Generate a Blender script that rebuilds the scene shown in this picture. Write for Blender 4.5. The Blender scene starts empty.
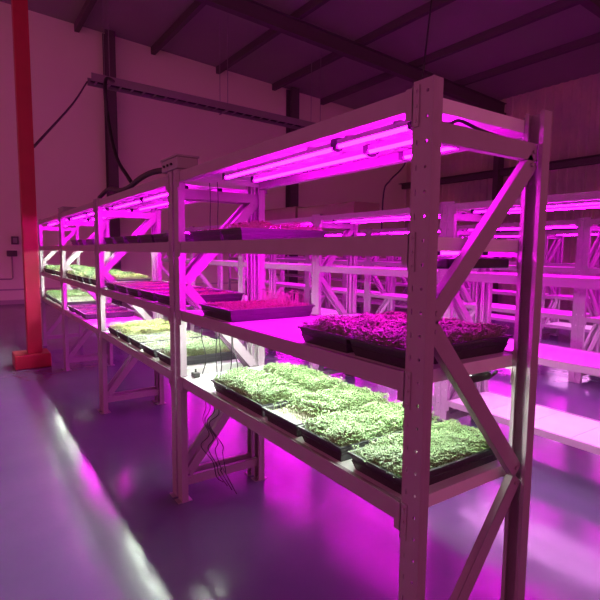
import bpy, bmesh, math, random
from mathutils import Vector, Matrix
random.seed(7)
S = bpy.context.scene
COL = S.collection

# ---------------------------------------------------------------- materials
def mat(name, col, rough=.5, metal=0, emit=None, strength=0, noise=None, bump=None, spec=None):
    m = bpy.data.materials.new(name); m.use_nodes = True
    nt = m.node_tree; b = nt.nodes['Principled BSDF']
    b.inputs['Base Color'].default_value = (*col, 1)
    b.inputs['Roughness'].default_value = rough
    b.inputs['Metallic'].default_value = metal
    if spec is not None: b.inputs['Specular IOR Level'].default_value = spec
    if emit:
        b.inputs['Emission Color'].default_value = (*emit, 1)
        b.inputs['Emission Strength'].default_value = strength
    tc = None
    if noise or bump:
        tc = nt.nodes.new('ShaderNodeTexCoord')
    if noise:
        sc, amt, c2 = noise
        n = nt.nodes.new('ShaderNodeTexNoise'); n.inputs['Scale'].default_value = sc; n.inputs['Detail'].default_value = 5
        nt.links.new(tc.outputs['Object'], n.inputs['Vector'])
        r = nt.nodes.new('ShaderNodeValToRGB')
        r.color_ramp.elements[0].position = .5-amt; r.color_ramp.elements[1].position = .5+amt
        r.color_ramp.elements[0].color = (*col, 1); r.color_ramp.elements[1].color = (*c2, 1)
        nt.links.new(n.outputs['Fac'], r.inputs['Fac'])
        nt.links.new(r.outputs['Color'], b.inputs['Base Color'])
    if bump:
        sc, st = bump
        n = nt.nodes.new('ShaderNodeTexNoise'); n.inputs['Scale'].default_value = sc; n.inputs['Detail'].default_value = 4
        nt.links.new(tc.outputs['Object'], n.inputs['Vector'])
        bp = nt.nodes.new('ShaderNodeBump'); bp.inputs['Strength'].default_value = st; bp.inputs['Distance'].default_value = .01
        nt.links.new(n.outputs['Fac'], bp.inputs['Height'])
        nt.links.new(bp.outputs['Normal'], b.inputs['Normal'])
    return m

MAG = (1.0, 0.001, 0.93)
WHT = (0.86, 1.0, 0.84)
M = {}
M['steel'] = mat('powder_coated_steel', (.34, .27, .32), .42, noise=(9, .3, (.30, .235, .28)))
M['zinc'] = mat('galvanised_steel', (.45, .45, .44), .38, .6, noise=(14, .25, (.36, .36, .36)))
M['deck'] = mat('shelf_panel_enamel', (.74, .73, .72), .35, noise=(5, .3, (.66, .66, .66)))
M['housing'] = mat('lamp_housing', (.55, .55, .55), .4)
M['cap'] = mat('black_plastic', (.012, .012, .014), .45)
M['magenta_tube'] = mat('magenta_led_lens', (.6, .1, .6), .3, emit=MAG, strength=145)
M['soft_magenta_tube'] = mat('dimmer_magenta_led_lens', (.6, .1, .6), .3, emit=MAG, strength=66)
M['white_tube'] = mat('white_led_lens', (.8, .8, .8), .3, emit=WHT, strength=150)
M['pale_tube'] = mat('pale_pink_led_lens', (.8, .7, .8), .3, emit=(1.0, .34, 1.0), strength=46)
M['tray'] = mat('charcoal_tray_plastic', (.035, .035, .040), .42, bump=(60, .1))
M['soil'] = mat('potting_mix', (.07, .055, .04), .95, noise=(160, .12, (.03, .022, .018)), bump=(140, .9))
M['pale_soil'] = mat('pale_fibre_mat', (.55, .52, .44), .95, noise=(120, .15, (.32, .29, .22)), bump=(140, .9))
M['stem'] = mat('pale_stem', (.36, .42, .22), .6)
M['leaf'] = mat('bright_green_leaf', (.105, .20, .055), .5, noise=(45, .25, (.20, .28, .13)))
M['leaf_yellow'] = mat('yellow_green_leaf', (.32, .36, .08), .5, noise=(45, .25, (.44, .46, .19)))
M['leaf_pale'] = mat('pale_sprout', (.34, .36, .29), .55, noise=(45, .25, (.28, .33, .22)))
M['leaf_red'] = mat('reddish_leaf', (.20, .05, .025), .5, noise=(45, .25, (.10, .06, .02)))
M['red_paint'] = mat('red_column_paint', (.36, .006, .03), .5, noise=(6, .3, (.30, .005, .025)), bump=(20, .05))
M['wall'] = mat('painted_drywall', (.84, .80, .64), .85, noise=(.6, .35, (.80, .75, .60)), bump=(30, .03))
M['trim'] = mat('wall_trim_paint', (.42, .33, .36), .6)
M['dark_steel'] = mat('dark_structural_steel', (.10, .075, .085), .6)
M['tray_metal'] = mat('cable_tray_metal', (.30, .26, .28), .45, .5)
M['cable'] = mat('black_cable', (.015, .013, .016), .5)
M['carton'] = mat('brown_carton', (.26, .17, .16), .85, noise=(4, .3, (.21, .14, .13)))
M['box'] = mat('grey_enclosure', (.28, .26, .26), .5)

def back_wall_mat():
    m = mat('corrugated_insulation_wall', (.12, .06, .075), .6)
    nt = m.node_tree; b = nt.nodes['Principled BSDF']
    tc = nt.nodes.new('ShaderNodeTexCoord')
    n = nt.nodes.new('ShaderNodeTexNoise'); n.inputs['Scale'].default_value = .35; n.inputs['Detail'].default_value = 6; n.inputs['Roughness'].default_value = .6
    nt.links.new(tc.outputs['Object'], n.inputs['Vector'])
    r = nt.nodes.new('ShaderNodeValToRGB')
    r.color_ramp.elements[0].position = .42; r.color_ramp.elements[0].color = (.45, .36, .38, 1)
    r.color_ramp.elements[1].position = .70; r.color_ramp.elements[1].color = (.72, .58, .42, 1)
    nt.links.new(n.outputs['Fac'], r.inputs['Fac']); nt.links.new(r.outputs['Color'], b.inputs['Base Color'])
    return m
M['back_wall'] = back_wall_mat()
M['roof'] = mat('dark_roof_lining', (.26, .24, .23), .7, noise=(.5, .3, (.31, .28, .27)))

def floor_mat():
    m = mat('glossy_epoxy_floor', (.27, .25, .34), .16)
    nt = m.node_tree; b = nt.nodes['Principled BSDF']
    tc = nt.nodes.new('ShaderNodeTexCoord')
    n = nt.nodes.new('ShaderNodeTexNoise'); n.inputs['Scale'].default_value = .9; n.inputs['Detail'].default_value = 7; n.inputs['Roughness'].default_value = .6
    nt.links.new(tc.outputs['Object'], n.inputs['Vector'])
    r = nt.nodes.new('ShaderNodeValToRGB')
    r.color_ramp.elements[0].position = .3; r.color_ramp.elements[0].color = (.105, .125, .165, 1)
    r.color_ramp.elements[1].position = .75; r.color_ramp.elements[1].color = (.14, .16, .20, 1)
    nt.links.new(n.outputs['Fac'], r.inputs['Fac']); nt.links.new(r.outputs['Color'], b.inputs['Base Color'])
    rr = nt.nodes.new('ShaderNodeMapRange'); rr.inputs['To Min'].default_value = .11; rr.inputs['To Max'].default_value = .24
    n2 = nt.nodes.new('ShaderNodeTexNoise'); n2.inputs['Scale'].default_value = 3.5; n2.inputs['Detail'].default_value = 6
    nt.links.new(tc.outputs['Object'], n2.inputs['Vector'])
    nt.links.new(n2.outputs['Fac'], rr.inputs['Value']); nt.links.new(rr.outputs['Result'], b.inputs['Roughness'])
    n3 = nt.nodes.new('ShaderNodeTexNoise'); n3.inputs['Scale'].default_value = 7; n3.inputs['Detail'].default_value = 3
    nt.links.new(tc.outputs['Object'], n3.inputs['Vector'])
    bp = nt.nodes.new('ShaderNodeBump'); bp.inputs['Strength'].default_value = .09; bp.inputs['Distance'].default_value = .02
    nt.links.new(n3.outputs['Fac'], bp.inputs['Height']); nt.links.new(bp.outputs['Normal'], b.inputs['Normal'])
    return m
M['floor'] = floor_mat()

# ---------------------------------------------------------------- mesh helpers
class MB:
    def __init__(s): s.v = []; s.f = []; s.mi = []
    def add(s, vs, fs, mi=0):
        n = len(s.v); s.v += [tuple(v) for v in vs]
        for f in fs: s.f.append(tuple(i+n for i in f)); s.mi.append(mi)
    def box(s, x0, x1, y0, y1, z0, z1, mi=0):
        vs = [(x, y, z) for z in (z0, z1) for y in (y0, y1) for x in (x0, x1)]
        s.add(vs, [(0, 2, 3, 1), (4, 5, 7, 6), (0, 1, 5, 4), (2, 6, 7, 3), (0, 4, 6, 2), (1, 3, 7, 5)], mi)
    def bar(s, a, b, w, h, up=(1, 0, 0), mi=0):
        a = Vector(a); b = Vector(b); d = (b-a).normalized(); u = Vector(up); u = (u-d*u.dot(d)).normalized(); v = d.cross(u)
        vs = []
        for p in (a, b):
            for su, sv in ((-1, -1), (1, -1), (1, 1), (-1, 1)): vs.append(p+u*su*w/2+v*sv*h/2)
        s.add(vs, [(0, 3, 2, 1), (4, 5, 6, 7), (0, 1, 5, 4), (1, 2, 6, 5), (2, 3, 7, 6), (3, 0, 4, 7)], mi)
    def tube(s, pts, r, n=8, mi=0):
        pts = [Vector(p) for p in pts]; rings = []
        u = None
        for i, p in enumerate(pts):
            d = (pts[min(i+1, len(pts)-1)]-pts[max(i-1, 0)]).normalized()
            if u is None: u = d.orthogonal().normalized()
            u = (u-d*u.dot(d)).normalized(); v = d.cross(u)
            rings.append([p+(u*math.cos(2*math.pi*k/n)+v*math.sin(2*math.pi*k/n))*r for k in range(n)])
        vs = [q for rg in rings for q in rg]; fs = []
        for i in range(len(rings)-1):
            for k in range(n): fs.append((i*n+k, i*n+(k+1) % n, (i+1)*n+(k+1) % n, (i+1)*n+k))
        fs.append(tuple(range(n-1, -1, -1))); fs.append(tuple((len(rings)-1)*n+k for k in range(n)))
        s.add(vs, fs, mi)
    def mesh(s, name, mats):
        me = bpy.data.meshes.new(name); me.from_pydata(s.v, [], s.f)
        for m in (mats if isinstance(mats, (list, tuple)) else [mats]): me.materials.append(m)
        me.polygons.foreach_set('material_index', s.mi); me.update()
        return me
    def build(s, name, mats, parent=None, bevel=0, smooth=False):
        return link(name, s.mesh(name, mats), parent, bevel=bevel, smooth=smooth)

def link(name, me, parent=None, loc=(0, 0, 0), bevel=0, smooth=False):
    o = bpy.data.objects.new(name, me); COL.objects.link(o); o.parent = parent; o.location = loc
    if smooth:
        me.polygons.foreach_set('use_smooth', [True]*len(me.polygons))
    if bevel:
        b = o.modifiers.new('bevel', 'BEVEL'); b.width = bevel; b.segments = 2; b.limit_method = 'ANGLE'; b.angle_limit = math.radians(40)
    return o
def empty(name, loc=(0, 0, 0)):
    o = bpy.data.objects.new(name, None); COL.objects.link(o); o.location = loc; o.empty_display_size = .1; return o
def tag(o, label=None, cat=None, group=None, kind=None):
    if label: o['label'] = label
    if cat: o['category'] = cat
    if group: o['group'] = group
    if kind: o['kind'] = kind
    return o
def kids(o): return [c for c in bpy.data.objects if c.parent == o]
TREE = {}
def copy_tree(o, loc, parent=None, tree=None):
    c = o.copy(); COL.objects.link(c); c.parent = parent
    if parent is None: c.location = loc
    if tree is None: tree = snapshot()
    for ch in tree.get(o.name, []): copy_tree(ch, None, c, tree)
    return c
def snapshot():
    t = {}
    for c in bpy.data.objects:
        if c.parent: t.setdefault(c.parent.name, []).append(c)
    return t
def spline(pts, n=10):
    pts = [Vector(p) for p in pts]; out = []
    P = [pts[0]*2-pts[1]]+pts+[pts[-1]*2-pts[-2]]
    for i in range(1, len(P)-2):
        for k in range(n):
            t = k/n; a, b, c, d = P[i-1], P[i], P[i+1], P[i+2]
            out.append(.5*((2*b)+(c-a)*t+(2*a-5*b+4*c-d)*t*t+(3*b-a-3*c+d)*t**3))
    out.append(pts[-1]); return out
def cable(name, pts, r, label, group=None, parent=None, cat='cable', m='cable', n=10):
    mb = MB(); mb.tube(spline(pts, n), r, 8); o = mb.build(name, M[m], parent, smooth=True)
    if parent is None: tag(o, label, cat, group)
    return o

# ---------------------------------------------------------------- setting
mb = MB(); mb.box(-15.3, 7, -9, 15.9, -.12, 0); tag(mb.build('floor', M['floor']), 'glossy grey-violet epoxy floor reflecting the grow lights', kind='structure')
def roofz(y): return 8.08-.06*y
mb = MB()   # left wall: flat painted panel
vs = [(-15.15, -9, -.1), (-15.0, -9, -.1), (-15.0, 15.7, -.1), (-15.15, 15.7, -.1)]
mb.add([(-15.15, -9, -.1), (-15, -9, -.1), (-15, 15.7, -.1), (-15.15, 15.7, -.1), (-15.15, -9, roofz(-9)), (-15, -9, roofz(-9)), (-15, 15.7, roofz(15.7)), (-15.15, 15.7, roofz(15.7))],
       [(0, 3, 2, 1), (4, 5, 6, 7), (0, 1, 5, 4), (1, 2, 6, 5), (2, 3, 7, 6), (3, 0, 4, 7)])
tag(mb.build('wall_left', M['wall']), 'plain mauve-lit painted end wall beyond the rack rows', kind='structure')
mb = MB()   # corrugated back wall
x = -15.0; prof = []
while x < 7:
    prof += [(x, 15.6), (x+.16, 15.6), (x+.19, 15.555), (x+.27, 15.555)]; x += .30
for i in range(len(prof)-1):
    (a, b), (c, d) = prof[i], prof[i+1]
    n = len(mb.v); mb.add([(a, b, -.05), (c, d, -.05), (c, d, 7.16), (a, b, 7.16)], [(0, 1, 2, 3)])
mb.box(-15, 7, 15.62, 15.75, -.05, 7.16)
tag(mb.build('wall_back', M['back_wall']), 'dark ribbed metal side wall', kind='structure')
mb = MB()
mb.add([(-15.3, -9, roofz(-9)), (7, -9, roofz(-9)), (7, 15.9, roofz(15.9)), (-15.3, 15.9, roofz(15.9)),
        (-15.3, -9, roofz(-9)+.1), (7, -9, roofz(-9)+.1), (7, 15.9, roofz(15.9)+.1), (-15.3, 15.9, roofz(15.9)+.1)],
       [(0, 3, 2, 1), (4, 5, 6, 7), (0, 1, 5, 4), (1, 2, 6, 5), (2, 3, 7, 6), (3, 0, 4, 7)][0:])
tag(mb.build('ceiling', M['roof']), 'dark lined metal roof', kind='structure')
# roof framing (part of the shell)
k = 1
for yy in (2.0, 4.2, 6.4, 8.6, 10.8, 13.0):
    mb = MB(); z = roofz(yy)
    mb.box(-14.98, 6.9, yy-.04, yy+.04, z-.20, z-.004); mb.box(-14.98, 6.9, yy-.04, yy+.09, z-.215, z-.2)
    tag(mb.build('trim_%d' % k, M['dark_steel']), 'dark roof purlin', kind='structure'); k += 1
for xx in (-10.2, -4.8, .6):
    mb = MB()
    for (y0, y1) in ((-8.9, 15.5),):
        vs = []
        for (dz, w) in ((-.22, .10), (-.24, .10), (-.60, .10), (-.62, .10)): pass
        a = (xx, y0, roofz(y0)-.42); b = (xx, y1, roofz(y1)-.42)
        mb.bar(a, b, .02, .40, (1, 0, 0)); mb.bar((xx, y0, roofz(y0)-.23), (xx, y1, roofz(y1)-.23), .2, .02); mb.bar((xx, y0, roofz(y0)-.61), (xx, y1, roofz(y1)-.61), .2, .02)
    mb.box(xx-.10, xx+.10, 15.15, 15.5, 0, 6.6)
    tag(mb.build('trim_%d' % k, M['dark_steel']), 'dark steel portal frame of the shed', kind='structure'); k += 1
mb = MB(); mb.box(-14.98, 6.9, 15.30, 15.5, 4.35, 4.55); mb.box(-14.98, 6.9, 15.1, 15.5, 4.55, 4.57); tag(mb.build('trim_%d' % k, M['dark_steel']), 'dark horizontal girt along the ribbed wall', kind='structure'); k += 1
mb = MB(); mb.box(-14.98, 6.9, 15.35, 15.5, 2.35, 2.5); tag(mb.build('trim_%d' % k, M['dark_steel']), 'lower dark girt along the ribbed wall', kind='structure'); k += 1
mb = MB(); mb.box(-14.999, -14.985, -8.9, 15.1, 0, .12); mb.box(-14.999, -14.98, -8.9, 15.1, .39, .43)
tag(mb.build('baseboard_left', M['trim']), 'low painted rail and skirting of the end wall', kind='structure')

# columns against the end wall
for (y0, y1, lab) in ((2.72, 3.00, 'dark steel column against the end wall behind the hanging black cable'), (9.17, 9.52, 'dark steel column against the end wall above the second row of racks')):
    t = tag(empty('steel_column', (-14.8, (y0+y1)/2, 0)), lab, 'column')
    w = (y1-y0)/2; mb = MB()
    mb.box(-.175, -.160, -w, w, 0, roofz(y1)-.02); mb.box(.16, .175, -w, w, 0, roofz(y1)-.02); mb.box(-.16, .16, -.006, .006, 0, roofz(y1)-.02)
    mb.build('shaft', M['dark_steel'], t)
    mb = MB(); mb.box(-.18, .22, -w-.05, w+.05, 0, .03); mb.build('base_plate', M['dark_steel'], t)

# red column in the aisle
t = tag(empty('red_column', (-6.41, -.325, 0)), 'bright red steel column on a red plinth at the far end of the front rack', 'column')
mb = MB(); zt = roofz(0)-.005
mb.box(-.055, .095, -.05, .12, .18, zt); mb.build('shaft', M['red_paint'], t, bevel=.008)
mb = MB(); mb.box(-.20, .20, -.21, .21, 0, .18); mb.build('plinth', M['red_paint'], t, bevel=.012)

# conduit and switch box on the end wall
t = tag(empty('wall_conduit', (-14.97, 0, 1)), 'thin conduit rising to a switch box on the wall left of the red column', 'conduit')
mb = MB(); mb.tube([(0, -2.5, -.29), (0, .12, -.29), (0, .15, -.26), (0, .15, .34)], .018, 8); mb.build('pipe', M['trim'], t, smooth=True)
mb = MB(); mb.box(-.03, .05, .03, .28, .34, .50); mb.build('switch_box', M['dark_steel'], t, bevel=.008)
t = tag(empty('wall_box', (-14.97, .24, 1.78)), 'small dark box on the end wall beside the red column', 'box')
mb = MB(); mb.box(-.03, .06, -.09, .09, -.11, .11); mb.build('body', M['dark_steel'], t, bevel=.006); mb = MB(); mb.box(.06, .07, -.05, .05, -.07, .07); mb.build('cover', M['box'], t)

# ---------------------------------------------------------------- cable tray under the roof
t = tag(empty('cable_tray', (-12, 0, 5.5)), 'long ladder cable tray hung high in front of the end wall', 'cable tray')
def trz(y): return .05-.026*y
for s in (0, .42):
    mb = MB(); mb.bar((s, 1.65, trz(1.65)), (s, 9.4, trz(9.4)), .02, .17); mb.bar((s, 1.65, trz(1.65)+.086), (s, 9.4, trz(9.4)+.086), .04, .008); mb.build('side_rail', M['tray_metal'], t)
y = 1.8; mb = MB(); mb.box(.01, .41, -.02, .02, -.05, -.03); rung = mb.mesh('rung', M['tray_metal'])
while y < 9.3:
    link('rung', rung, t, (0, y, trz(y))); y += .28
for y in (2.05, 5.1, 8.2):
    mb = MB()
    for s in (-.03, .45): mb.bar((s, y, trz(y)-.10), (s, y, roofz(y)-5.5-.01), .012, .012)
    mb.bar((-.06, y, trz(y)-.105), (.48, y, trz(y)-.105), .04, .02, (0, 1, 0)); mb.build('hanger', M['tray_metal'], t)
mb = MB()
for i in range(5):
    mb.tube(spline([(.08+.06*i, yy, trz(yy)+.0+random.uniform(-.01, .015)) for yy in (1.7, 2.4, 4, 6, 8, 9.3)], 4), .02, 6)
tag(mb.build('cable_bundle', M['cable'], t, smooth=True), 'black cables lying in the tray')
cable('stay_rod', [(-12, 1.64, 5.50), (-9.5, .85, 4.28), (-6.49, -.19, 2.86)], .018, 'thin dark cable slanting from the cable tray to the red column', m='dark_steel', cat='cable', n=4)
cable('hanging_cable', [(-11.9, 2.25, 5.6), (-9.75, 1.52, 4.9), (-9.55, 1.5, 4.1), (-9.0, 1.5, 3.3), (-8.3, 1.5, 2.86), (-8.05, 1.5, 2.72)], .035, 'thick black cable curving down in front of the far steel column')
cable('hanging_cable', [(-5.2, 6, 7.2), (-5.6, 6, 4.0), (-5.85, 6, 3.25), (-6.25, 6, 2.95), (-6.42, 6, 2.75), (-6.46, 6, 2.0)], .016, 'thin black cable curving down above the second and third rack rows')

# ---------------------------------------------------------------- racking
W, DP = .067, .038
D = .572
def post_mesh(name, H, flip, detail=True):
    """channel with a punched outer plate; x in [-W,0], outer plate at y=0 (front) or y=D side when flipped"""
    mb = MB(); sy = -1 if flip else 1
    pitch = .065; n = int(H/pitch); p = H/n
    def cell(x0, x1, z0, z1, cx, cz, rx, rz, sq):
        out = [(x1, cz), (x1, z1), (cx, z1), (x0, z1), (x0, cz), (x0, z0), (cx, z0), (x1, z0)]
        inn = [(cx+rx*math.cos(a)*(1.0), cz+rz*math.sin(a)) for a in [i*math.pi/4 for i in range(8)]]
        vs = [(a, 0, b) for a, b in out]+[(a, 0, b) for a, b in inn]
        fs = []
        for i in range(8):
            j = (i+1) % 8; f = (i, j, 8+j, 8+i); fs.append(f if sy > 0 else f[::-1])
        mb.add(vs, fs)
    if detail:
        for i in range(n):
            z0, z1 = i*p, (i+1)*p; zc = (z0+z1)/2
            if flip: cell(-W, -W*.52, z0, z1, -W*.80, zc, .0012, .0012, 0)
            else: cell(-W, -W*.52, z0, z1, -W*.80, zc, .0025, .010, 0)
            cell(-W*.52, 0, z0, z1, -W*.30, zc, .0048, .0048, 0)
    else:
        mb.add([(-W, 0, 0), (0, 0, 0), (0, 0, H), (-W, 0, H)], [(0, 1, 2, 3)])
    path = [(0, 0), (0, DP*sy), (-.014, DP*sy)]
    for px in (1, -1):
        pp = path if px > 0 else [(-W-x, y) for x, y in path]
        for (a, b) in zip(pp[:-1], pp[1:]):
            f = (0, 1, 2, 3); f = f if px*sy > 0 else f[::-1]
            mb.add([(a[0], a[1], 0), (b[0], b[1], 0), (b[0], b[1], H), (a[0], a[1], H)], [f])
    me = mb.mesh(name, M['steel'])
    bm = bmesh.new(); bm.from_mesh(me); bmesh.ops.remove_doubles(bm, verts=bm.verts, dist=.00005)
    bmesh.ops.recalc_face_normals(bm, faces=bm.faces)
    bmesh.ops.solidify(bm, geom=bm.faces[:], thickness=.0022); bm.to_mesh(me); bm.free()
    return me
def brace_mesh(y0, z0, y1, z1, D=D):
    mb = MB(); a = (-W/2, y0, z0); b = (-W/2, y1, z1)
    # channel section: web + two flanges
    a = Vector(a); b = Vector(b); d = (b-a).normalized(); u = Vector((1, 0, 0)); v = d.cross(u)
    mb.bar(a+u*.012, b+u*.012, .003, .056); mb.bar(a+v*.0265, b+v*.0265, .026, .003); mb.bar(a-v*.0265, b-v*.0265, .026, .003)
    for q in (a+d*.02, b-d*.02): mb.tube([q+u*.0155, q+u*.020], .007, 6)
    return mb.mesh('brace', M['steel'])
def add_frame(root, x, zs, H, posts, lowz=.12):
    """posts = (front mesh, rear mesh); zs brace polyline"""
    for me, y in ((posts[0], 0), (posts[1], D)):
        p = link('post', me, root, (x, y, 0))
        p2 = link('foot_plate', FOOT, p, (-W/2, (DP/2 if y == 0 else -DP/2), 0))
    yin0, yin1 = .035, D-.035
    for me in zs: link('brace', me, root, (x, 0, 0))
mb = MB(); mb.box(-.032, .032, -.045, .045, 0, .005)
for sx in (-.012, .012): mb.tube([(sx, 0, .005), (sx, 0, .014)], .006, 6)
FOOT = mb.mesh('foot_plate', M['zinc'])

def brace_set(top, mids, low):
    yi, yo = .05, D-.05; out = [brace_mesh(.035, low, D-.035, low)]
    side = 0
    pts = [low+.03]+mids+[top-.015]
    for i in range(len(pts)-1):
        a, b = (yi, yo) if side == 0 else (yo, yi)
        out.append(brace_mesh(a, pts[i]+.012, b, pts[i+1]-.012)); side ^= 1
    out.append(brace_mesh(.035, top, D-.035, top))
    return out
def beam_mesh(L, top, bot, rear=False):
    mb = MB(); h = top-bot; s = -1 if rear else 1; f = lambda a, b: (a, b) if a < b else (b, a)
    mb.box(0, L, *f(0, .040*s), -h, -.014); mb.box(0, L, *f(0, .018*s), -.0141, 0)
    return mb.mesh('beam', M['steel'])
def conn_mesh(rear=False):
    mb = MB(); s = -1 if rear else 1; f = lambda a, b: (a, b) if a < b else (b, a)
    mb.box(-.0205, .003, *f(-.0045*s, -.0005*s), -.105, .006); mb.box(.0005, .0045, *f(-.0045*s, .040*s), -.105, .006)
    mb.box(.003, .028, *f(-.0045*s, -.0005*s), -.085, .002)
    for z in (-.09, -.05, -.01): mb.tube([(-.012, -.0045*s, z), (-.012, -.008*s, z)], .004, 6)
    return mb.mesh('connector', M['steel'])
CONN = {False: conn_mesh(False), True: conn_mesh(True)}
def conn_mirror(me):
    m2 = me.copy()
    for v in m2.vertices: v.co.x = -v.co.x
    m2.flip_normals(); return m2
CONNR = {k_: conn_mirror(v_) for k_, v_ in CONN.items()}
def deck_mesh(L, D=D):
    mb = MB(); n = 5; w = L/n
    for i in range(n):
        a, b = i*w+.0015, (i+1)*w-.0015
        mb.box(a, b, .020, D-.020, -.008, 0)
        mb.box(a, a+.012, .045, D-.045, -.020, -.008); mb.box(b-.012, b, .045, D-.045, -.020, -.008)
        mb.box((a+b)/2-.02, (a+b)/2+.02, .045, D-.045, -.016, -.008)
    mb.box(.0002, .0013, .042, D-.042, -.042, 0); mb.box(L-.0013, L-.0002, .042, D-.042, -.042, 0)
    return mb.mesh('shelf_panel', M['deck'])
def add_bay(root, xl, xr, levels, bm_cache):
    """beams span xl..xr (inner faces of posts)"""
    L = xr-xl
    for (top, bot) in levels:
        key = (round(L, 3), round(top-bot, 3))
        if key not in bm_cache: bm_cache[key] = (beam_mesh(L, top, bot), beam_mesh(L, top, bot, True), deck_mesh(L))
        bf, br, dk = bm_cache[key]
        for me, y, rr in ((bf, .0, False), (br, D, True)):
            b = link('beam', me, root, (xl, y, top))
            link('connector', CONN[rr], b, (0, 0, 0)); link('connector', CONNR[rr], b, (L, 0, 0))
        link('shelf_panel', dk, root, (xl, 0, top-.004))

LV1 = [(1.9826, 1.9256), (1.585, 1.522), (1.186, 1.127), (.789, .729)]
H1 = 2.0; PITCH = 2.009
posts1 = (post_mesh('post', H1, False), post_mesh('post_rear', H1, True))
bs1 = brace_set(1.866, [.765, 1.335], .125)
cache = {}
def build_rack(LEN):
    t = empty('storage_rack', (0, 0, 0))
    add_frame(t, 0, bs1, H1, posts1); add_frame(t, -LEN+W, bs1, H1, posts1)
    add_bay(t, -LEN+W, -W, LV1, cache)
    return t
tag(build_rack(1.925), 'nearest pale steel rack holding lush green trays on its lowest shelf', 'rack', 'planted racks of the front row')
R2 = build_rack(1.96); R2.location.x = -1.955
tag(R2, 'second planted steel rack of the front row, behind the nearest one', 'rack', 'planted racks of the front row')
snap1 = snapshot()
for k_, lab in ((1, 'third planted steel rack of the front row, white-lit on its middle shelf'), (2, 'farthest planted steel rack of the front row, beside the red column')):
    tag(copy_tree(R2, (-1.955-1.99*k_, 0, 0), None, snap1), lab, 'rack', 'planted racks of the front row')
BAYX = [-1.855, -3.845, -5.835, -7.825]

# racks of the rows behind
LV2 = [(1.943, 1.890), (1.374, 1.308), (.792, .742), (.270, .222)]
H2 = 1.965
posts2 = (post_mesh('post', H2, False), post_mesh('post_rear', H2, True))
bs2 = brace_set(1.84, [.66, 1.25], .10)
LEN2 = 1.865; GAP = .006
proto = empty('storage_rack', (0, 0, 0))
add_frame(proto, 0, bs2, H2, posts2); add_frame(proto, -LEN2+W+GAP, bs2, H2, posts2)
add_bay(proto, -LEN2+W+GAP, -W, LV2, cache)
rows = [(2.35, 'second', 0.0, 5, -1.86), (5.0, 'third', 0.0, 6, -2.03), (7.65, 'fourth', 0.0, 7, -2.15)]
pos_words = ['nearest the right edge', 'second from the right', 'third from the right', 'fourth from the right', 'fifth from the right', 'sixth from the right', 'seventh from the right']
RACKS = []
snap = snapshot(); first = True
for (Y, nm, _, n, joint) in rows:
    for i in range(n):
        x = joint+LEN2*(1-i) - .0
        if first: o = proto; o.location = (x, Y, 0); first = False
        else: o = copy_tree(proto, (x, Y, 0), None, snap)
        tag(o, 'empty pale steel rack in the %s row back, %s' % (nm, pos_words[i]), 'rack', 'empty racks behind the planted one')
        RACKS.append((Y, i, x, nm))

# ---------------------------------------------------------------- grow lights
def light_proto(L, kind):
    mat_ = M[kind+'_tube']
    mb = MB(); mb.box(0, L, -.012, .012, 0, .018); h = mb.mesh('housing', M['housing'])
    mb = MB(); n = 6; vs = []
    for x in (.012, L-.012):
        for k in range(n+1):
            a = math.pi*k/n; vs.append((x, -.0095*math.cos(a), -.011*math.sin(a)))
    fs = [(k, n+1+k, n+2+k, k+1) for k in range(n)]+[tuple(range(n+1)), tuple(range(2*n+1, n, -1))]
    mb.add(vs, fs); l = mb.mesh('lens', mat_)
    mb = MB()
    mb.box(-.013, .013, -.014, .014, -.012, .020); c = mb.mesh('end_cap', M['cap'])
    mb = MB(); mb.box(-.006, .006, -.016, .016, .014, .030); br = mb.mesh('bracket', M['zinc'])
    mb = MB(); mb.tube(spline([(L+.010, 0, 0), (L+.03, .004, -.004), (L+.028, .008, .014), (L+.012, .012, .028)], 5), .005, 6); mb.box(L-.016, L+.018, -.018, .018, .0, .031); pl = mb.mesh('plug', M['cap'])
    return h, l, c, br, pl
LP = {}
def grow_light(x, y, z, L, kind, label, group=None, plug=False, dropped=False):
    key = (round(L, 2), kind)
    if key not in LP: LP[key] = light_proto(L, kind)
    t = tag(empty('grow_light', (x, y, z)), label, 'grow light', group)
    h, l, c, br, pl = LP[key]
    link('housing', h, t); link('lens', l, t)
    link('end_cap', c, t, (0, 0, 0)); link('end_cap', c, t, (L, 0, 0))
    link('bracket', br, t, (L*.18, 0, 0 if dropped else -.012)); link('bracket', br, t, (L*.82, 0, 0 if dropped else -.012))
    if plug: link('plug', pl, t)
    return t
bayw = ['nearest bay', 'second bay', 'third bay', 'farthest bay']
lvw = ['under the top shelf', 'under the second shelf', 'under the third shelf']
kindw = {'magenta': 'glowing magenta', 'white': 'glowing white', 'pale': 'glowing pale pink'}
K1 = [['magenta', 'magenta', 'white'], ['magenta', 'magenta', 'white'], ['magenta', 'white', 'magenta'], ['magenta', 'white', 'white']]
def under(lv): return lv[0]-.004-.030-.030
for b in range(4):
    xl = BAYX[b]
    for l in range(3):
        kd = K1[b][l]; z = LV1[l][0]-(.0645 if l == 0 else .046)
        g = 'grow lights of the foreground rack'
        if l == 0:
            if b == 0:
                sets = [(-1.479, .115, .93, 'front one with dark plug'), (-1.479, .285, .93, 'middle one with dark plug'), 
                        (-.53, .10, .37, 'short front one by the post'), (-.53, .25, .37, 'short middle one by the post'), (-.53, .44, .37, 'short rear one by the post')]
            else:
                sets = [(xl+.04, .13, .84, 'front left one'), (xl+.04, .36, .84, 'rear left one'), (xl+.93, .13, .84, 'front right one'), (xl+.93, .36, .84, 'rear right one')]
        else:
            sets = [(xl+.04, .16, 1.70, 'front one'), (xl+.04, .40, 1.70, 'rear one')]
        for (x, y, L, wd) in sets:
            grow_light(x, y, z, L, kd, '%s tube %s, %s, %s' % (kindw[kd], lvw[l], bayw[b], wd), g, plug='plug' in wd, dropped=(l == 0))
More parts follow.
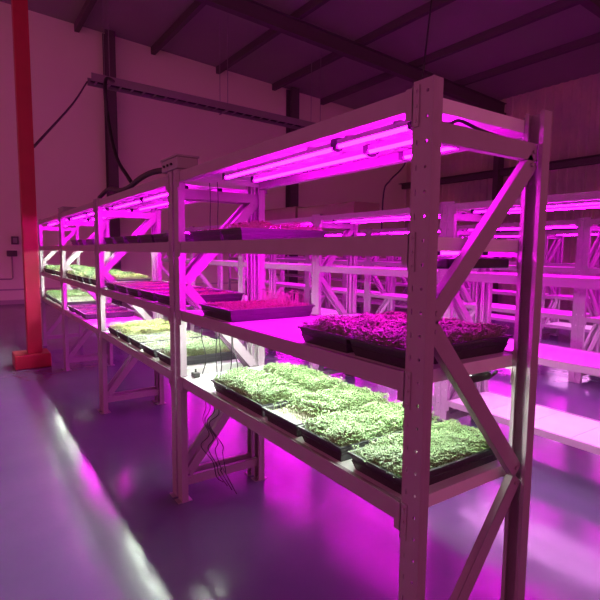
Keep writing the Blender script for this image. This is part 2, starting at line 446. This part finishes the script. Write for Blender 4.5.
K2 = {2.35: {0: ['magenta', 'magenta', 'pale'], 1: ['magenta', 'magenta', None]}, 5.0: {0: ['magenta', 'magenta', 'pale'], 1: ['magenta', 'magenta', 'pale'], 2: ['magenta', 'magenta', 'pale']},
      7.65: {0: ['magenta', 'magenta', 'pale'], 1: ['magenta', 'magenta', 'pale']}}
for (Y, i, x, nm) in RACKS:
    kk = K2[Y].get(i, ['magenta', 'magenta', None] if i % 2 else ['magenta', 'magenta', 'magenta'])
    if Y > 7 and i > 3: kk = ['magenta', None, None]
    for l in range(3):
        if not kk[l]: continue
        z = LV2[l][0]-(.062 if l == 0 else .046)
        for (y, wd) in ((.16, 'front'), (.41, 'rear')):
            grow_light(x-LEN2+.14, Y+y, z, 1.58, 'soft_magenta' if kk[l] == 'magenta' else kk[l], '%s %s tube %s, %s row, rack %s' % (wd, kindw[kk[l]], lvw[l], nm, pos_words[i]), 'grow lights of the rear racks', dropped=(l == 0))

# ---------------------------------------------------------------- trays and microgreens
def tray_mesh(w, d, h=.062):
    mb = MB(); t = .0025; tp = .018
    def ring(ix, z): return [(ix, ix, z), (w-ix, ix, z), (w-ix, d-ix, z), (ix, d-ix, z)]
    rings = [ring(-.004, h-.008), ring(-.004, h), ring(.006, h), ring(.006+t, h-.003), ring(tp+t, t), ]
    outer = [ring(-.004, h-.008), ring(.003, h-.008), ring(.009, h*.55), ring(.0065, h*.52), ring(tp, 0)]
    vs = []; fs = []
    for r in rings: vs += r
    for i in range(len(rings)-1):
        for k in range(4): fs.append((i*4+k, i*4+(k+1) % 4, (i+1)*4+(k+1) % 4, (i+1)*4+k))
    fs.append((16, 17, 18, 19)); mb.add(vs, fs)
    vs = []; fs = []
    for r in outer: vs += r
    for i in range(len(outer)-1):
        for k in range(4): fs.append((i*4+(k+1) % 4, i*4+k, (i+1)*4+k, (i+1)*4+(k+1) % 4))
    fs.append((19, 18, 17, 16)); mb.add(vs, fs)
    me = mb.mesh('tray', M['tray']); bm = bmesh.new(); bm.from_mesh(me); bmesh.ops.remove_doubles(bm, verts=bm.verts, dist=.0002)
    bm.to_mesh(me); bm.free(); return me
def soil_mesh(w, d, z, m):
    mb = MB(); nx, ny = 12, 20; vs = []
    for j in range(ny+1):
        for i in range(nx+1):
            vs.append((.012+(w-.024)*i/nx, .012+(d-.024)*j/ny, z+random.uniform(-.003, .003)))
    fs = [(j*(nx+1)+i, j*(nx+1)+i+1, (j+1)*(nx+1)+i+1, (j+1)*(nx+1)+i) for j in range(ny) for i in range(nx)]
    mb.add(vs, fs); return mb.mesh('soil', m)
def greens_mesh(w, d, z, n, hmin, hmax, leaf, lm, spill=.008, mask=None, nleaf=3, seed=0, stem='stem', lean=.012):
    rnd = random.Random(seed); mb = MB()
    ph = [rnd.uniform(0, 6) for _ in range(6)]
    for _ in range(n):
        x = rnd.uniform(.014, w-.014); y = rnd.uniform(.014, d-.014)
        k = 1.0 if mask is None else mask(x/w, y/d)
        if rnd.random() > k: continue
        bump = .5+.25*math.sin(x*38+ph[0]+2*math.sin(y*23+ph[1]))+.25*math.sin(y*31+ph[2]+x*17)
        h = hmin+(hmax-hmin)*(bump*.75+rnd.random()*.4)*(.55+.45*k)
        ex = (x/w-.5)*2; ey = (y/d-.5)*2
        if min(x, w-x, y, d-y) < .035 and hmax > .035: h *= rnd.uniform(.35, 1.0)
        lx = rnd.uniform(-lean, lean)+spill*ex**3; ly = rnd.uniform(-lean, lean)+spill*ey**3
        b = Vector((x, y, z)); t = Vector((x+lx, y+ly, z+h)); r = .0007
        vs = [b+Vector((r, 0, 0)), b+Vector((-r*.5, r*.87, 0)), b+Vector((-r*.5, -r*.87, 0)), t+Vector((r, 0, 0)), t+Vector((-r*.5, r*.87, 0)), t+Vector((-r*.5, -r*.87, 0))]
        mb.add(vs, [(0, 1, 4, 3), (1, 2, 5, 4), (2, 0, 3, 5)], 1)
        a0 = rnd.uniform(0, 6.28)
        for q in range(nleaf):
            a = a0+6.283*q/nleaf+rnd.uniform(-.4, .4); el = rnd.uniform(-.15, .75); s = leaf*rnd.uniform(.7, 1.25)
            dr = Vector((math.cos(a)*math.cos(el), math.sin(a)*math.cos(el), math.sin(el))); sd = Vector((-math.sin(a), math.cos(a), 0)); up = dr.cross(sd)*-1
            p0 = t-Vector((0, 0, rnd.uniform(0, .008)))
            m1 = p0+dr*s*.55+sd*s*.42+Vector((0, 0, s*.12)); m2 = p0+dr*s*.55-sd*s*.42+Vector((0, 0, s*.12)); tip = p0+dr*s*1.05-Vector((0, 0, s*.1)); mid = p0+dr*s*.55
            mb.add([p0, m1, tip, m2, mid], [(0, 4, 1), (1, 4, 2), (0, 3, 4), (4, 3, 2)], 0)
    return mb.mesh('microgreens', [M[lm], M[stem]])
GC = {}
def tray(x0, x1, y0, y1, z, label, n=0, hmin=.03, hmax=.06, leaf=.009, lm='leaf', soil='soil', mask=None, share=None, nleaf=3, group=None, seed=None, rot=0, fill=.045):
    w, d = round(x1-x0, 3), round(y1-y0, 3)
    key = share if share else (x0, y0, z)
    if key not in GC:
        GC[key] = (tray_mesh(w, d), soil_mesh(w, d, fill, M[soil]), greens_mesh(w, d, fill, n, hmin, hmax, leaf, lm, mask=mask, nleaf=nleaf, seed=seed or len(GC)) if n else None)
    a, b, c = GC[key]
    t = tag(empty('microgreen_tray', (x0, y0, z-.004)), label, 'tray', group)
    t.rotation_euler.z = rot
    link('tray', a, t); link('soil', b, t)
    if c: tag(link('microgreens', c, t), kind='stuff')
    return t
Z2, Z3, Z4 = 1.585+.0005, 1.186+.0005, .789+.0005
G = 'black trays on the foreground rack'
# nearest bay, lowest shelf (white light)
tray(-1.49, -.955, .032, .30, Z4, 'front left tray of tall bright green microgreens, lowest shelf of the nearest bay', 2900, .035, .068, .010, share='W1', group=G)
tray(-1.50, -.965, .325, .545, Z4, 'tray of tall green microgreens behind the front left one, lowest shelf, nearest bay', 2600, .04, .070, .010, group=G)
tray(-.935, -.668, .024, .555, Z4, 'black tray of pale green microgreens with a bare front corner, lowest shelf', 2800, .03, .066, .010, soil='pale_soil', group=G,
     mask=lambda u, v: .03 if v < .16 else (.25 if v < .24 else 1.0))
tray(-.648, -.385, .022, .556, Z4, 'tray of lush light green microgreens between the bare-cornered and the nearest tray', 3100, .03, .058, .010, group=G)
tray(-.345, -.088, .026, .552, Z4, 'black tray of lush green microgreens beside the near post, lowest shelf', 3300, .025, .052, .010, group=G)
# nearest bay, third shelf from the floor side (magenta light)
tray(-1.63, -1.255, .028, .535, Z3, 'low black tray of reddish sprouts with tall stalks at the back, middle shelf', 1500, .012, .03, .008, lm='leaf_red', group=G, mask=lambda u, v: .9)
GC['tall'] = None
tt = greens_mesh(.34, .20, .045, 170, .05, .10, .008, 'leaf', seed=91, lean=.02)
tray(-.665, -.375, .03, .556, Z3, 'black tray of dense red-tinted seedlings left of the near post, middle shelf', 2600, .03, .055, .010, group=G)
tray(-.365, -.092, .03, .556, Z3, 'black tray of dense red-tinted seedlings behind the near post on the middle shelf', 2800, .035, .06, .010, group=G)
tray(-1.155-.225, -1.155, .035, .540, Z2, 'dark tray of short sprouts, second shelf of the nearest bay, right one', 1500, .028, .055, .008, lm='leaf_red', group=G)
tray(-1.80, -1.42, .05, .30, Z2, 'dark sparse tray, second shelf of the nearest bay, next to the second post', 500, .010, .03, .007, lm='leaf_red', group=G)
# second bay
kinds = {'Y': dict(n=1300, hmin=.035, hmax=.06, leaf=.010, lm='leaf_yellow', soil='pale_soil'), 'P': dict(n=1300, hmin=.012, hmax=.03, leaf=.008, lm='leaf_pale', soil='pale_soil'),
         'Gn': dict(n=1500, hmin=.035, hmax=.07, leaf=.011, lm='leaf'), 'R': dict(n=700, hmin=.006, hmax=.018, leaf=.008, lm='leaf_red', soil='pale_soil'), 'D': dict(n=250, hmin=.006, hmax=.014, leaf=.007, lm='leaf_red')}
kw = {'Y': 'yellow-green seedlings', 'P': 'pale sprouts', 'Gn': 'green seedlings', 'R': 'short red-lit sprouts', 'D': 'sparse sprouts'}
ordw = ['leftmost', 'second from the left', 'third from the left', 'fourth from the left', 'rightmost']
def fill_shelf(xs, w, z, seq, bay, shelf, y0=.03, d=.53):
    for i, (x, kd) in enumerate(zip(xs, seq)):
        dy = random.uniform(-.006, .008)
        tray(x, x+w, y0+dy, y0+dy+d, z, 'black tray of %s, %s shelf of the %s bay, %s' % (kw[kd], shelf, bay, ordw[i] if i < len(xs)-1 else 'rightmost'), share=('far', kd, w, d, i % 2), group=G, **kinds[kd])
fill_shelf([-3.74, -3.41, -3.08, -2.74, -2.40], .29, Z4, ['Y', 'Y', 'P', 'P', 'Gn'], 'second', 'lowest')
fill_shelf([-3.78, -3.44, -3.10, -2.76, -2.42], .29, Z3, ['R']*5, 'second', 'middle')
fill_shelf([-3.76, -3.42, -3.08, -2.74, -2.43], .29, Z2, ['D']*5, 'second', 'second')
fill_shelf([-5.80, -5.46, -5.12, -4.78, -4.44], .29, Z3, ['Y', 'Gn', 'Y', 'Gn', 'Y'], 'third', 'middle')
fill_shelf([-5.42, -5.06, -4.62], .29, Z2, ['D']*3, 'third', 'second')
fill_shelf([-5.75, -5.38, -5.02], .29, Z4, ['D']*3, 'third', 'lowest')
fill_shelf([-7.80, -7.46, -7.12, -6.78, -6.44], .29, Z3, ['Gn', 'Y', 'Gn', 'Y', 'Gn'], 'farthest', 'middle')
fill_shelf([-7.80, -7.46, -7.12, -6.78, -6.44], .29, Z4, ['Gn', 'P', 'Gn', 'P', 'P'], 'farthest', 'lowest')
# taller stalks at the back of the left middle tray
base = [o for o in bpy.data.objects if o.get('label', '').startswith('low black tray of reddish')][0]
tag(link('tall_stalks', tt, base, (.02, .30, 0)), 'sparse tall stalks', kind='stuff')

# ---------------------------------------------------------------- odds and ends on and around the racks
t = tag(empty('junction_box', (-1.975, .02, 2.002)), 'grey junction box on top of the second post of the foreground rack', 'box')
mb = MB(); mb.box(-.13, .13, -.03, .10, 0, .068); mb.build('body', M['box'], t, bevel=.006)
mb = MB(); mb.box(-.135, .135, -.035, .105, .068, .078); mb.build('lid', M['box'], t)
for x in (-.06, .0, .06):
    mb = MB(); mb.tube([(x, -.035, .03), (x, -.045, .03)], .008, 6); mb.build('screw', M['cap'], t)
t = tag(empty('junction_box', (-5.95, .06, 2.002)), 'small grey junction box on top of the fourth post of the foreground rack', 'box')
mb = MB(); mb.box(-.17, .17, -.04, .12, 0, .05); mb.build('body', M['box'], t, bevel=.006); mb = MB(); mb.box(-.175, .175, -.045, .125, .05, .058); mb.build('lid', M['box'], t)
cable('power_cable', [(-2.12, .05, 2.035), (-2.4, .03, 2.05), (-2.65, .02, 2.035), (-2.9, .02, 2.005), (-3.15, .02, 2.003), (-3.4, .03, 2.04), (-3.7, .05, 2.06), (-4.0, .05, 2.02)], .019, 'black cable lying along the top beam from the junction box')
cable('power_cable', [(-.030, .045, 1.893), (-.028, .10, 1.895), (-.03, .15, 1.912), (-.03, .24, 1.900), (-.03, .36, 1.893), (-.03, .42, 1.893)], .005, 'thin black cable resting on the top end brace by the near post')
for (x, y, lab) in ((-1.78, .16, 'left of two thin black wires hanging from the top shelf'), (-1.72, .18, 'right of two thin black wires hanging from the top shelf')):
    cable('wire', [(x, y, 1.925), (x+.01, y, 1.82), (x-.02, y+.01, 1.72), (x+.005, y, 1.66)], .0025, lab, 'wires of the foreground rack')
wl = ['left', 'second', 'third', 'fourth', 'rightmost']
for i in range(5):
    x = -1.80+.075*i+random.uniform(-.02, .02); y = .12+.05*(i % 3)
    cable('wire', [(x, y, 1.12), (x+random.uniform(-.02, .02), y, 1.02), (x+random.uniform(-.03, .03), y+.01, .9), (x+random.uniform(-.02, .02), y, .80)], .0028, '%s thin black wire hanging above the lowest shelf by the second post' % wl[i], 'wires of the foreground rack')
t = tag(empty('power_plug', (-1.80, .07, .7885)), 'small black plug on the lowest shelf by the second post', 'plug')
mb = MB(); mb.box(-.025, .025, -.02, .02, 0, .03); mb.build('body', M['cap'], t, bevel=.006); mb = MB(); mb.tube([(0, 0, .03), (0, 0, .05)], .006, 8); mb.build('strain_relief', M['cap'], t)
for i in range(4):
    x = -1.80+.06*i
    cable('wire', [(x, .10, .725), (x+.03, .12, .62), (x-.03*(i-1), .10, .53), (x+.05, .13, .44), (x-.05, .12+.02*i, .34), (x+.03, .16, .26), (x-.03*i, .2, .14+.03*i), (x+.05, .22, .12)], .003, 'thin black wire drooping below the lowest shelf by the second post, %s' % ['leftmost', 'second', 'third', 'rightmost'][i], 'wires of the foreground rack')
t = tag(empty('power_adapter', (-.13, .40, 1.098)), 'black power adapter under the end of the middle shelf, near rack', 'adapter')
mb = MB(); mb.box(-.04, .04, -.07, .05, 0, .028); mb.build('body', M['cap'], t, bevel=.007); mb = MB(); mb.tube(spline([(0, .05, .01), (.01, .08, .0), (.02, .11, .018)], 5), .006, 6); mb.build('cord', M['cap'], t)
t = tag(empty('power_adapter', (-.11, .09, 1.085)), 'small black adapter under the middle shelf next to the near post', 'adapter')
mb = MB(); mb.box(-.03, .03, -.03, .04, 0, .05); mb.build('body', M['cap'], t, bevel=.006); mb = MB(); mb.tube([(0, .04, .03), (0, .07, .04)], .006, 6); mb.build('cord', M['cap'], t)
t = tag(empty('power_adapter', (-.12, .33, 1.485)), 'flat black adapter under the end of the second shelf, near rack', 'adapter')
mb = MB(); mb.box(-.05, .05, -.16, .16, 0, .032); mb.build('body', M['cap'], t, bevel=.006); mb = MB(); mb.tube([(0, .16, .02), (0, .2, .03)], .006, 6); mb.build('cord', M['cap'], t)
for (x0, x1, h, lab) in ((-5.20, -4.33, .165, 'long flat carton on top of the second row of racks, left one'), (-4.28, -3.2, .14, 'longer flat carton on top of the second row, right one')):
    t = tag(empty('carton', ((x0+x1)/2, 2.65, 1.941)), lab, 'carton')
    mb = MB(); w = (x1-x0)/2; mb.box(-w, w, -.18, .2, 0, h); mb.build('body', M['carton'], t, bevel=.005)
    mb = MB(); mb.box(-w-.001, w+.001, -.03, .03, h, h+.0012); mb.build('tape', M['box'], t)

# ---------------------------------------------------------------- light and camera
w = bpy.data.worlds.new('world'); S.world = w; w.use_nodes = True
bg = w.node_tree.nodes['Background']; bg.inputs['Color'].default_value = (1.0, .185, .46, 1); bg.inputs['Strength'].default_value = .69

f = 494.57; yaw, pitch, roll = math.radians(55.4971), math.radians(5.5528), math.radians(.52)
cy, sy, cp, sp = math.cos(yaw), math.sin(yaw), math.cos(pitch), math.sin(pitch)
fwd = Vector((-sy*cp, cy*cp, -sp)); right = Vector((cy, sy, 0)); up = right.cross(fwd)
r_ = math.cos(roll)*right+math.sin(roll)*up; u_ = -math.sin(roll)*right+math.cos(roll)*up
cam = bpy.data.cameras.new('camera'); co = bpy.data.objects.new('camera', cam); COL.objects.link(co)
cam.sensor_width = 36; cam.lens = f/600*36; cam.clip_start = .02; cam.clip_end = 100
R = Matrix((r_, u_, -fwd)).transposed().to_4x4(); R.translation = Vector((.9178, -1.0529, 1.5332)); co.matrix_world = R
S.camera = co
vs = S.view_settings; vs.view_transform = 'Standard'; vs.look = 'None'; vs.gamma = 1; vs.exposure = 0; vs.use_curve_mapping = False
S.cycles.max_bounces = 8; S.cycles.diffuse_bounces = 4; S.cycles.sample_clamp_indirect = 6
